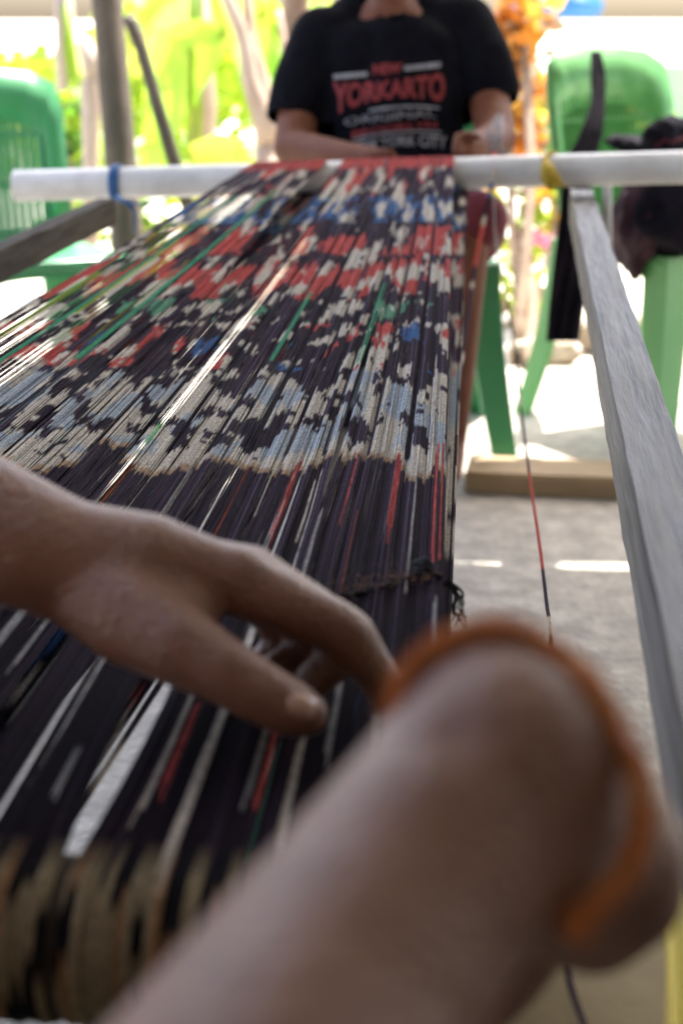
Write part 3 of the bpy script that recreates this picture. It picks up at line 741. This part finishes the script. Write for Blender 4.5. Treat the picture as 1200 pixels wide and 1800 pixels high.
for (a, b) in (((888, 205), (866, 232)), ((884, 222), (892, 262))):
    pass
vs, fs = [], []
for k in range(8):
    a = R.uniform(0, 1); vs, fs = tube_data([Q(878 + R.uniform(-8, 8), 205 + R.uniform(-6, 8), 3.02), Q(872 + R.uniform(-16, 12), 235 + R.uniform(-5, 5), 2.98), Q(874 + R.uniform(-18, 14), 268, 2.95)], .0016, 4, vs=vs, fs=fs)
tag(link('thread_hank', mesh('thread_hank', vs, fs), M_white), 'loose hank of white thread hanging from the forearm above the pipe', 'thread')

# ------------------------------------------------------------------ foreground person
fp = empty('person', (-.45, .3, .45), 'person reaching over the dark warp, orange fuzzy bracelet on the nearer wrist', 'person')
def W(px, py, Z): return P(px, py, Z)
segs = []
# forearm and wrist
segs += chain([(Vector((-.43, .50, .90)), .050), (W(-620, 700, .82), .041), (W(-250, 810, .81), .0385), (W(-60, 905, .805), .0350), (W(60, 962, .80), .0325), (W(150, 1000, .80), .0300)])
Wr = W(150, 995, .80)
# palm: metacarpals
I_m = W(412, 1020, .80); M_m = W(440, 1012, .822); R_m = W(430, 1012, .845); L_m = W(405, 1015, .865)
segs += chain([(W(130, 975, .80), .027), (W(260, 990, .80), .0255), (I_m, .0165)])
segs += chain([(W(150, 1000, .81), .026), (W(290, 1005, .82), .023), (M_m, .0155)])
segs += chain([(W(160, 1000, .82), .024), (W(290, 1010, .84), .021), (R_m, .0145)])
segs += chain([(W(160, 1005, .83), .022), (W(280, 1015, .855), .019), (L_m, .013)])
# index
segs += chain([(I_m, .0178), (W(500, 1060, .80), .0150), (W(580, 1096, .805), .0138), (W(612, 1118, .807), .0140), (W(655, 1175, .815), .0110), (W(690, 1235, .825), .0098), (W(700, 1275, .832), .0082)])
# middle, ring, little: curl down to the threads beyond
segs += chain([(M_m, .0155), (W(530, 1062, .832), .0138), (W(596, 1105, .842), .0130), (W(590, 1160, .845), .0115), (W(548, 1198, .842), .0102)])
segs += chain([(R_m, .0145), (W(500, 1070, .86), .0130), (W(556, 1112, .868), .0122), (W(520, 1158, .865), .0108), (W(480, 1178, .858), .0096)])
segs += chain([(L_m, .013), (W(460, 1075, .885), .0100), (W(500, 1115, .892), .0092), (W(470, 1155, .890), .0082), (W(440, 1170, .886), .0072)])
# thumb
segs += chain([(W(150, 1015, .80), .0270), (W(235, 1085, .782), .0250), (W(315, 1135, .767), .0200), (W(395, 1180, .76), .0160), (W(455, 1216, .76), .0152), (W(510, 1244, .762), .0138), (W(540, 1256, .764), .0108)])
segs += chain([(W(250, 1000, .80), .022), (W(330, 1090, .785), .0165), (W(300, 1125, .772), .017)])
# right forearm close to the lens, wrist bent, hand hanging beyond the bracelet
segs += chain([(Vector((-.36, .16, .90)), .052), (Vector((-.14, .15, .60)), .043), (W(400, 2040, .34), .0385), (W(560, 1790, .37), .0350), (W(680, 1620, .39), .0330), (W(800, 1460, .408), .0320), (W(885, 1345, .42), .0320)])
segs += chain([(W(870, 1310, .425), .0290), (W(915, 1310, .428), .0275), (W(935, 1420, .422), .0262), (W(880, 1520, .415), .0262)])
pw = W(915, 1370, .445)
segs += chain([(W(890, 1340, .435), .0315), (W(1000, 1460, .468), .0275), (W(985, 1560, .50), .0240)])
segs += chain([(W(1020, 1420, .468), .0245), (W(1085, 1500, .478), .0205), (W(1090, 1560, .485), .0200), (W(1040, 1610, .50), .0185)])
for k, (x0, y0, z0, L_) in enumerate(((985, 1600, .520, 1.0), (960, 1610, .530, 1.05), (930, 1610, .538, 1.0), (905, 1600, .545, .85))):
    a_ = W(x0, y0, z0); d_ = Vector((-.012, .012, -.034)) * L_
    segs += chain([(W(960 - 12 * k, 1500, .49 + .008 * k), .016), (a_, .0105), (a_ + d_, .0095), (a_ + d_ * 1.75 + Vector((-.008, -.004, .002)), .0085), (a_ + d_ * 2.2 + Vector((-.016, -.010, .004)), .0075)])
segs += chain([(W(880, 1440, .47), .018), (W(830, 1560, .50), .0125), (W(815, 1640, .52), .0105), (W(812, 1700, .53), .009)])
# torso and head (left of the picture)
segs += chain([(Vector((-.44, .18, .56)), .10), (Vector((-.46, .42, .56)), .10)])
segs += chain([(Vector((-.46, .30, .56)), .115), (Vector((-.47, .33, .72)), .10), (Vector((-.46, .33, .88)), .105), (Vector((-.45, .34, .98)), .05), (Vector((-.44, .35, 1.05)), .048), (Vector((-.42, .36, 1.15)), .082), (Vector((-.42, .36, 1.2)), .085)])
segs += chain([(Vector((-.36, .16, .90)), .052), (Vector((-.43, .30, .93)), .055), (Vector((-.45, .48, .92)), .052)])
segs += chain([(Vector((-.46, .42, .56)), .085), (Vector((-.36, .50, .46)), .05), (Vector((-.33, .50, .12)), .035), (Vector((-.27, .53, .03)), .025)])
segs += chain([(Vector((-.46, .22, .56)), .085), (Vector((-.30, .26, .46)), .055), (Vector((-.27, .27, .12)), .035), (Vector((-.20, .29, .03)), .025)])
bme = remesh('body', segs, .0026, 11)
# knuckle swells, tendons, kneecap relief
vn = len(bme.vertices); co = np.empty(vn * 3, np.float32); bme.vertices.foreach_get('co', co); co = co.reshape(-1, 3)
nr_ = np.empty(vn * 3, np.float32); bme.vertices.foreach_get('normal', nr_); nr_ = nr_.reshape(-1, 3)
def swell(c, r, a):
    d2 = ((co - np.array(c)) ** 2).sum(1); co[:] += nr_ * (a * np.exp(-d2 / (r * r)))[:, None]
for c in (W(430, 985, .79), W(452, 985, .815)): swell(c, .010, .0018)
swell(W(612, 1098, .797), .008, .0012); swell(W(400, 1165, .752), .010, .0012)
swell(W(795, 1320, .392), .009, -.0030); swell(W(860, 1240, .398), .018, .0016); swell(W(750, 1375, .385), .012, .0018); swell(W(900, 1420, .40), .014, -.0012)
for (kx, ky) in ((598, 1082), (608, 1086), (618, 1093)): swell(W(kx, ky, .797), .0022, -.0007)
for (kx, ky) in ((452, 1190), (462, 1196)): swell(W(kx, ky, .748), .0022, -.0006)
for yy_ in (1215, 1232): swell(W(905, yy_, .40), .004, -.0009)
swell(W(150, 930, .79), .012, .0016); swell(W(345, 1085, .78), .007, -.002)
# tendons on the back of the hand
for (a, b) in ((W(200, 940, .785), W(420, 985, .79)), (W(220, 925, .80), W(440, 975, .812))):
    A = np.array(a); B = np.array(b); ab = B - A; t = np.clip(((co - A) @ ab) / (ab @ ab), 0, 1); dd_ = ((co - (A + t[:, None] * ab)) ** 2).sum(1)
    co[:] += nr_ * (.0009 * np.exp(-dd_ / .0035 ** 2))[:, None]
bme.vertices.foreach_set('co', co.ravel()); bme.update()
fb = part('body', bme, M_skin, fp)
# thumb nail
bmb = bmesh.new(); bmb.from_mesh(bme); bv = BVHTree.FromBMesh(bmb); bmb.free()
def on_body(px, py, lift):
    o = Vector((0, 0, H)); d = (P(px, py, 1) - o).normalized(); hit = bv.ray_cast(o, d, 3); return (hit[0] - d * lift, hit[1]) if hit[0] else (None, None)
vs = []; fs = []; nn = 8; ok = True
for j in range(nn + 1):
    for i in range(nn + 1):
        a = i / nn * 2 - 1; b = j / nn * 2 - 1; rx = 27 * a * math.sqrt(1 - b * b * .45); ry = 20 * b * math.sqrt(1 - a * a * .35)
        c, s_ = math.cos(.35), math.sin(.35); q, nq = on_body(530 + rx * c - ry * s_, 1240 + rx * s_ + ry * c, .0014 * (1 - max(a*a, b*b) ** 2) + .0002)
        if q is None: q = W(530 + rx, 1240 + ry, .755)
        vs.append(q)
for j in range(nn):
    for i in range(nn): a = j * (nn + 1) + i; fs.append((a, a + 1, a + nn + 2, a + nn + 1))
part('thumb_nail', mesh('thumb_nail', vs, fs), M_nail, fp)
# orange hem round the knee
path = [(a, b, c * .808) for a, b, c in [(700, 1300, .515), (694, 1245, .515), (712, 1190, .517), (765, 1138, .52), (845, 1108, .522), (920, 1112, .52), (980, 1155, .515), (1035, 1205, .508), (1090, 1290, .502), (1122, 1380, .50), (1124, 1465, .498), (1092, 1545, .494), (1035, 1605, .488), (1000, 1640, .484)]]
q = spline(path, 10); pts = [P(*a) for a in q]
rs_ = [.0034 + .0005 * math.sin(k * .21) + .0021 * min(1, k / 75) for k in range(len(pts))]
# crocheted band: fat beads of yarn, one next to the other, on a core
rs_ = [r_ * .66 for r_ in rs_]
hm = tube_data(pts, rs_, 12, flat=.75)
hv = [v + noise.noise_vector(v * 330) * .0012 + noise.noise_vector(v * 90) * .0010 for v in hm[0]]
part('bracelet', mesh('bracelet', hv, hm[1]), M_orange, fp)
vs, fs = [], []
for k in range(1800):
    i_ = R.randrange(1, len(pts) - 1); a_ = R.uniform(0, 6.28); t_ = (pts[i_ + 1] - pts[i_ - 1]).normalized(); b_ = t_.cross(Vector((0, 0, 1))).normalized(); c_ = t_.cross(b_)
    n_ = b_ * math.cos(a_) + c_ * math.sin(a_); p0_ = pts[i_] + n_ * rs_[i_] * .9 + t_ * R.uniform(-.003, .003); d_ = (n_ + t_ * R.uniform(-1, 1) + c_ * R.uniform(-.6, .6)).normalized() * R.uniform(.0008, .0024)
    vs, fs = tube_data([p0_, p0_ + d_ * .6, p0_ + d_], .00028, 3, vs=vs, fs=fs)
f_ = part('bracelet_fuzz', mesh('bracelet_fuzz', vs, fs), M_orange, fp); f_['kind'] = 'stuff'
# top over the torso and hair (beside the camera)
tp = chain([(Vector((-.46, .30, .60)), .128), (Vector((-.47, .33, .72)), .115), (Vector((-.46, .33, .87)), .118)]) + chain([(Vector((-.37, .17, .90)), .064), (Vector((-.43, .30, .92)), .07), (Vector((-.45, .49, .91)), .066)])
part('top', remesh('top', tp, .012, 4), M_orange, fp)
hr = lump('hair', (-.44, .36, 1.21), (.095, .095, .1), M_dark, None, None, 9, .12); hr.parent = fp; hr.matrix_parent_inverse = Matrix.Translation(fp.location).inverted()
# bench under her and yellow seat
bn = empty('wooden_bench', (-.47, .3, 0), 'low brown wooden bench under the person beside the warp', 'bench')
part('seat_board', boxes('seat_board', [(Vector((-.47, .3, .435)), (.34, .56, .04), 0)], .004), M_beam2, bn, False)
for sx in (-1, 1):
    for sy in (-1, 1):
        part('leg', boxes('leg', [(Vector((-.47 + sx * .13, .3 + sy * .24, .2075)), (.045, .045, .415), 0)], .003), M_beam2, bn, False)
ys_ = empty('yellow_stool', (.19, .68, 0), 'low yellow seat with shade in its colour and brighter raised edge below the orange bracelet', 'stool')
part('seat', boxes('seat', [(Vector((.115, .66, .412)), (.27, .36, .02), 0)], .008), M_yellow_shaded, ys_)
q = spline([tuple(P(1230, 1850, .72)), tuple(P(1228, 1700, .75)), tuple(P(1222, 1580, .78)), tuple(P(1218, 1490, .81)), tuple(P(1232, 1462, .86)), tuple(P(1300, 1460, .90))], 6)
part('raised_side', tube('raised_side', [Vector(a) for a in q], .015, 10), M_yellow, ys_)
for sx in (-.0, .235):
    for sy in (.50, .82):
        part('leg', tube('leg', [Vector((sx, sy, .402)), Vector((sx + (.02 if sx else -.02), sy + (.02 if sy > .6 else -.02), 0))], [.02, .014], 8), M_yellow, ys_)

# ------------------------------------------------------------------ background vegetation
def blade(bm_v, bm_f, base, tip, width, sag, tear=0, n=14, up=None, roll=0):
    base, tip = Vector(base), Vector(tip); d = tip - base; L = d.length; d.normalize()
    s = d.cross(Vector((0, -1, .3))).normalized(); s = Matrix.Rotation(roll, 3, d) @ s; nrm = s.cross(d).normalized(); b0 = len(bm_v)
    for i in range(n + 1):
        t = i / n; wv_ = width * (math.sin(math.pi * min(1, t * .93 + .05)) ** .6) * .5
        c = base + d * L * t + Vector((0, 0, -sag * t * t)) + nrm * .03 * math.sin(t * 5)
        jag = 1 + tear * R.uniform(-.35, .1)
        bm_v += [c + s * wv_ * jag + nrm * wv_ * .35, c, c - s * wv_ * jag + nrm * wv_ * .35]
        if i:
            a = b0 + (i - 1) * 3; bm_f += [(a, a + 1, a + 4, a + 3), (a + 1, a + 2, a + 5, a + 4)]
def banana(loc, leaves, label, stemr=.07, mats=(M_banana, M_banana_dry)):
    root = empty('banana_plant', loc, label, 'plant', 'banana plants behind the porch')
    loc = Vector(loc); top = loc + Vector((.03, 0, 1.0))
    part('trunk', tube('trunk', [Vector((loc.x, loc.y, -.01)), loc.lerp(top, .5) + Vector((.02, 0, 0)), top], [stemr * 1.0, stemr * .8, stemr * .5], 10), M_bark, root)
    for (b, t, wd, mi) in leaves:
        vs, fs = [], []; blade(vs, fs, b, t, wd, R.uniform(0, .15), .5, roll=R.uniform(-.3, .3))
        part('leaf', mesh('leaf', vs, fs), mats[mi], root)
        part('petiole', tube('petiole', [top, (top + Vector(b)) / 2 + Vector((0, 0, .04)), Vector(b), Vector(b).lerp(Vector(t), .92)], [.022, .016, .011, .004], 6), M_lime, root)
def L(x0, y0, x1, y1, Z, wpx, mi=0, dz=.2): return (P(x0, y0, Z), P(x1, y1, Z + dz), wpx / F * Z, mi)
g1 = G(330, 470, 0)
banana(P(345, 420, 6.2) * 1, [L(395, 60, 250, 190, 5.8, 150), L(470, 20, 220, 60, 6.2, 130, 1), L(350, 310, 235, 215, 6.0, 70), L(330, 270, 460, 262, 5.8, 80, 1), L(470, -30, 250, -10, 6.5, 90), L(240, 60, 120, 160, 6.6, 110, 1)],
       'banana plant with broad lime leaves between the stick and the tree stems')
banana(P(120, 420, 6.8), [L(130, 290, 100, 90, 6.8, 60), L(130, 250, 195, 60, 6.6, 70), L(120, 260, 60, 170, 7, 60, 1), L(150, 280, 215, 200, 6.5, 60)],
       'banana plant with small leaves behind the forked stake')
banana(P(560, 420, 7.2), [L(520, 260, 500, 60, 7.2, 70), L(480, 200, 430, -20, 7.3, 80), L(560, 200, 540, -40, 7, 90)],
       'banana plant half hidden behind the shoulder in black')
def shrub(name, c, size, nleaf, lw, ms, label, cat, stem=None, group=None, seed=1):
    rr = random.Random(seed); root = empty(name, (c[0], c[1], 0), label, cat, group); vs, fs, mi = [], [], []
    for k in range(nleaf):
        p = Vector((rr.gauss(0, .42) * size[0], rr.gauss(0, .4) * size[1], rr.uniform(-.5, .5) * size[2])) + Vector(c)
        d = Vector((rr.uniform(-1, 1), rr.uniform(-1, 1), rr.uniform(-.3, 1))).normalized(); ll = lw * rr.uniform(.7, 1.5)
        s = d.cross(Vector((rr.uniform(-1, 1), rr.uniform(-1, 1), rr.uniform(-1, 1)))).normalized() * ll * .28; b = len(vs)
        vs += [p, p + d * ll * .5 + s, p + d * ll, p + d * ll * .5 - s]; fs.append((b, b + 1, b + 2, b + 3)); mi.append(rr.randrange(len(ms)))
    me = mesh('foliage', vs, fs)
    for m in ms: me.materials.append(m)
    me.polygons.foreach_set('material_index', mi); o = part('foliage', me, ms[0], root, False)
    for (a, b, r) in (stem or []):
        q = spline([a, tuple(np.array(a) * .5 + np.array(b) * .5 + np.array([rr.uniform(-.04, .04), 0, 0])), b], 5); part('stem', tube('stem', [Vector(x) for x in q], r, 7), M_bark2, root)
    return root
c = P(910, 150, 5.2); shrub('croton_bush', c, (.10, .12, .62), 330, .085, [M_croton, M_croton, M_bark, M_croton], 'croton shrub with orange and yellow leaves beside the black shirt sleeve', 'shrub', [(tuple(G(905, 640, 0)), tuple(P(915, 20, 5.2)), .016), (tuple(G(925, 640, 0)), tuple(P(895, 200, 5.2)), .012)], seed=3)
c = P(985, 370, 4.9); shrub('flowering_plant', c, (.07, .1, .16), 70, .075, [M_banana_dry, M_croton, M_lime], 'plant with yellow and orange leaves under the pipe beside the right beam', 'plant', [(tuple(G(960, 630, 0)), tuple(P(975, 350, 4.9)), .01)], seed=5)
c = P(920, 450, 5.0); shrub('flowering_plant', c, (.09, .1, .42), 110, .07, [M_lime, M_lime, M_bark, M_banana_dry], 'lime leaved plant with brown crooked branch seen below the pipe', 'plant', [(tuple(G(925, 650, 0)), tuple(P(905, 400, 5.0)), .018), (tuple(P(930, 560, 5.0)), tuple(P(950, 400, 5.0)), .014)], seed=6)
c = P(960, 430, 4.8); shrub('pink_flower', c, (.022, .03, .04), 22, .04, [M_pink], 'small pink blossom under the yellow leaved plant', 'flower', [(tuple(G(958, 645, 0)), tuple(P(960, 430, 4.8)), .006)], seed=7)
c = P(125, 290, 5.6); shrub('green_shrub', c, (.14, .14, .45), 260, .07, [M_shrub, M_shrub, M_lime], 'dark green shrub between the left chair and the forked stake', 'shrub', [(tuple(G(130, 600, 0)), tuple(P(125, 260, 5.6)), .015)], seed=8)
c = P(250, 420, 5.2); shrub('green_shrub', c, (.22, .2, .4), 260, .07, [M_shrub, M_lime, M_banana_dry], 'lime green shrub low behind the blue tie', 'shrub', [(tuple(G(250, 600, 0)), tuple(P(250, 400, 5.2)), .015)], seed=9)
c = P(1020, 235, 6.5); shrub('green_shrub', c, (.35, .3, .3), 420, .07, [M_lime, M_banana_dry, M_shrub], 'pale lime shrub behind the right green chair', 'shrub', [(tuple(G(1000, 480, 0)), tuple(P(1010, 240, 6.5)), .015)], seed=10)
def tree(name, limbs, m, label):
    root = empty(name, limbs[0][0][0], label, 'tree')
    for i, (pts, rs) in enumerate(limbs):
        q = spline([tuple(p) for p in pts], 5); r = np.interp(np.linspace(0, 1, len(q)), np.linspace(0, 1, len(rs)), rs)
        part('trunk' if i == 0 else 'limb', tube('trunk', [Vector(a) for a in q], list(r), 9), m, root)
    return root
tree('slender_tree', [([G(478, 640, 0), P(472, 300, 5.0), P(466, 220, 5.0), P(440, 140, 5.0), P(425, 60, 5.0), P(385, -30, 5.0)], [.05, .045, .04, .028, .022, .02]),
                      ([P(468, 230, 5.0), P(460, 140, 5.02), P(440, 60, 5.04), P(432, -40, 5.06)], [.03, .022, .018, .016]),
                      ([P(468, 210, 5.0), P(492, 150, 5.0), P(500, 90, 5.05), P(490, 20, 5.1)], [.02, .014, .012, .01])], M_bark, 'slender pale pinkish tree with forked limbs left of the seated person')
tree('dark_trunk_tree', [([G(530, 600, 0), P(530, 300, 5.4), P(524, 100, 5.4), P(518, 30, 5.4), P(530, -60, 5.4)], [.06, .055, .05, .045, .04])], M_bark2, 'brown tree trunk rising behind the left shoulder of the black shirt')
for (px, py, s, lab) in ((960, 625, .06, 'rounded tan stone on the yard edge between the chairs'), (1100, 600, .085, 'larger brown stone behind the right chair legs'), (1140, 640, .05, 'small stone beside the larger brown stone')):
    g = G(px, py + 15, 0); lump('stone', (g.x, g.y + .05, s * .4), (s * 1.6, s, s * .7), M_stone, lab, 'stone', px, .25)
wl = G(940, 190, 0)
mw = empty('garden_wall', P(1080, 190, 9), 'pale mint green garden wall far behind the right chair', 'wall')
a = P(965, 115, 9); b = P(1330, 110, 9)
part('wall_panel', boxes('wall_panel', [(Vector(((a.x + b.x) / 2, a.y, a.z / 2)), (b.x - a.x, .12, a.z), 0)], .005), M_wall, mw, False)
t0 = P(945, 12, 11); tag(link('blue_tarp', boxes('blue_tarp', [(Vector((t0.x + .12, t0.y, t0.z - .0)), (.30, .9, .14), .3)], .03), M_tarp), 'blue tarp far behind at the top right of the orange shrub', 'tarp')
# far hedge masses
vs, fs = [], []
for k in range(5200):
    px = R.uniform(-200, 560); Z = R.uniform(9, 13); py = 140 + R.gauss(0, 45) + (-.1 * (px - 180) if px > 180 else 25)
    if px < 175 and py < 105: continue
    p = P(px, py, Z); d = Vector((R.uniform(-1, 1), R.uniform(-1, 1), R.uniform(-.6, .8))).normalized() * .13; s = d.cross(Vector((R.uniform(-1, 1), 1, R.uniform(-1, 1)))).normalized() * .05
    b = len(vs); vs += [p, p + d * .5 + s, p + d, p + d * .5 - s]; fs.append((b, b + 1, b + 2, b + 3))
tag(link('undergrowth', mesh('undergrowth', vs, fs), M_lime, smooth=False), kind='stuff')
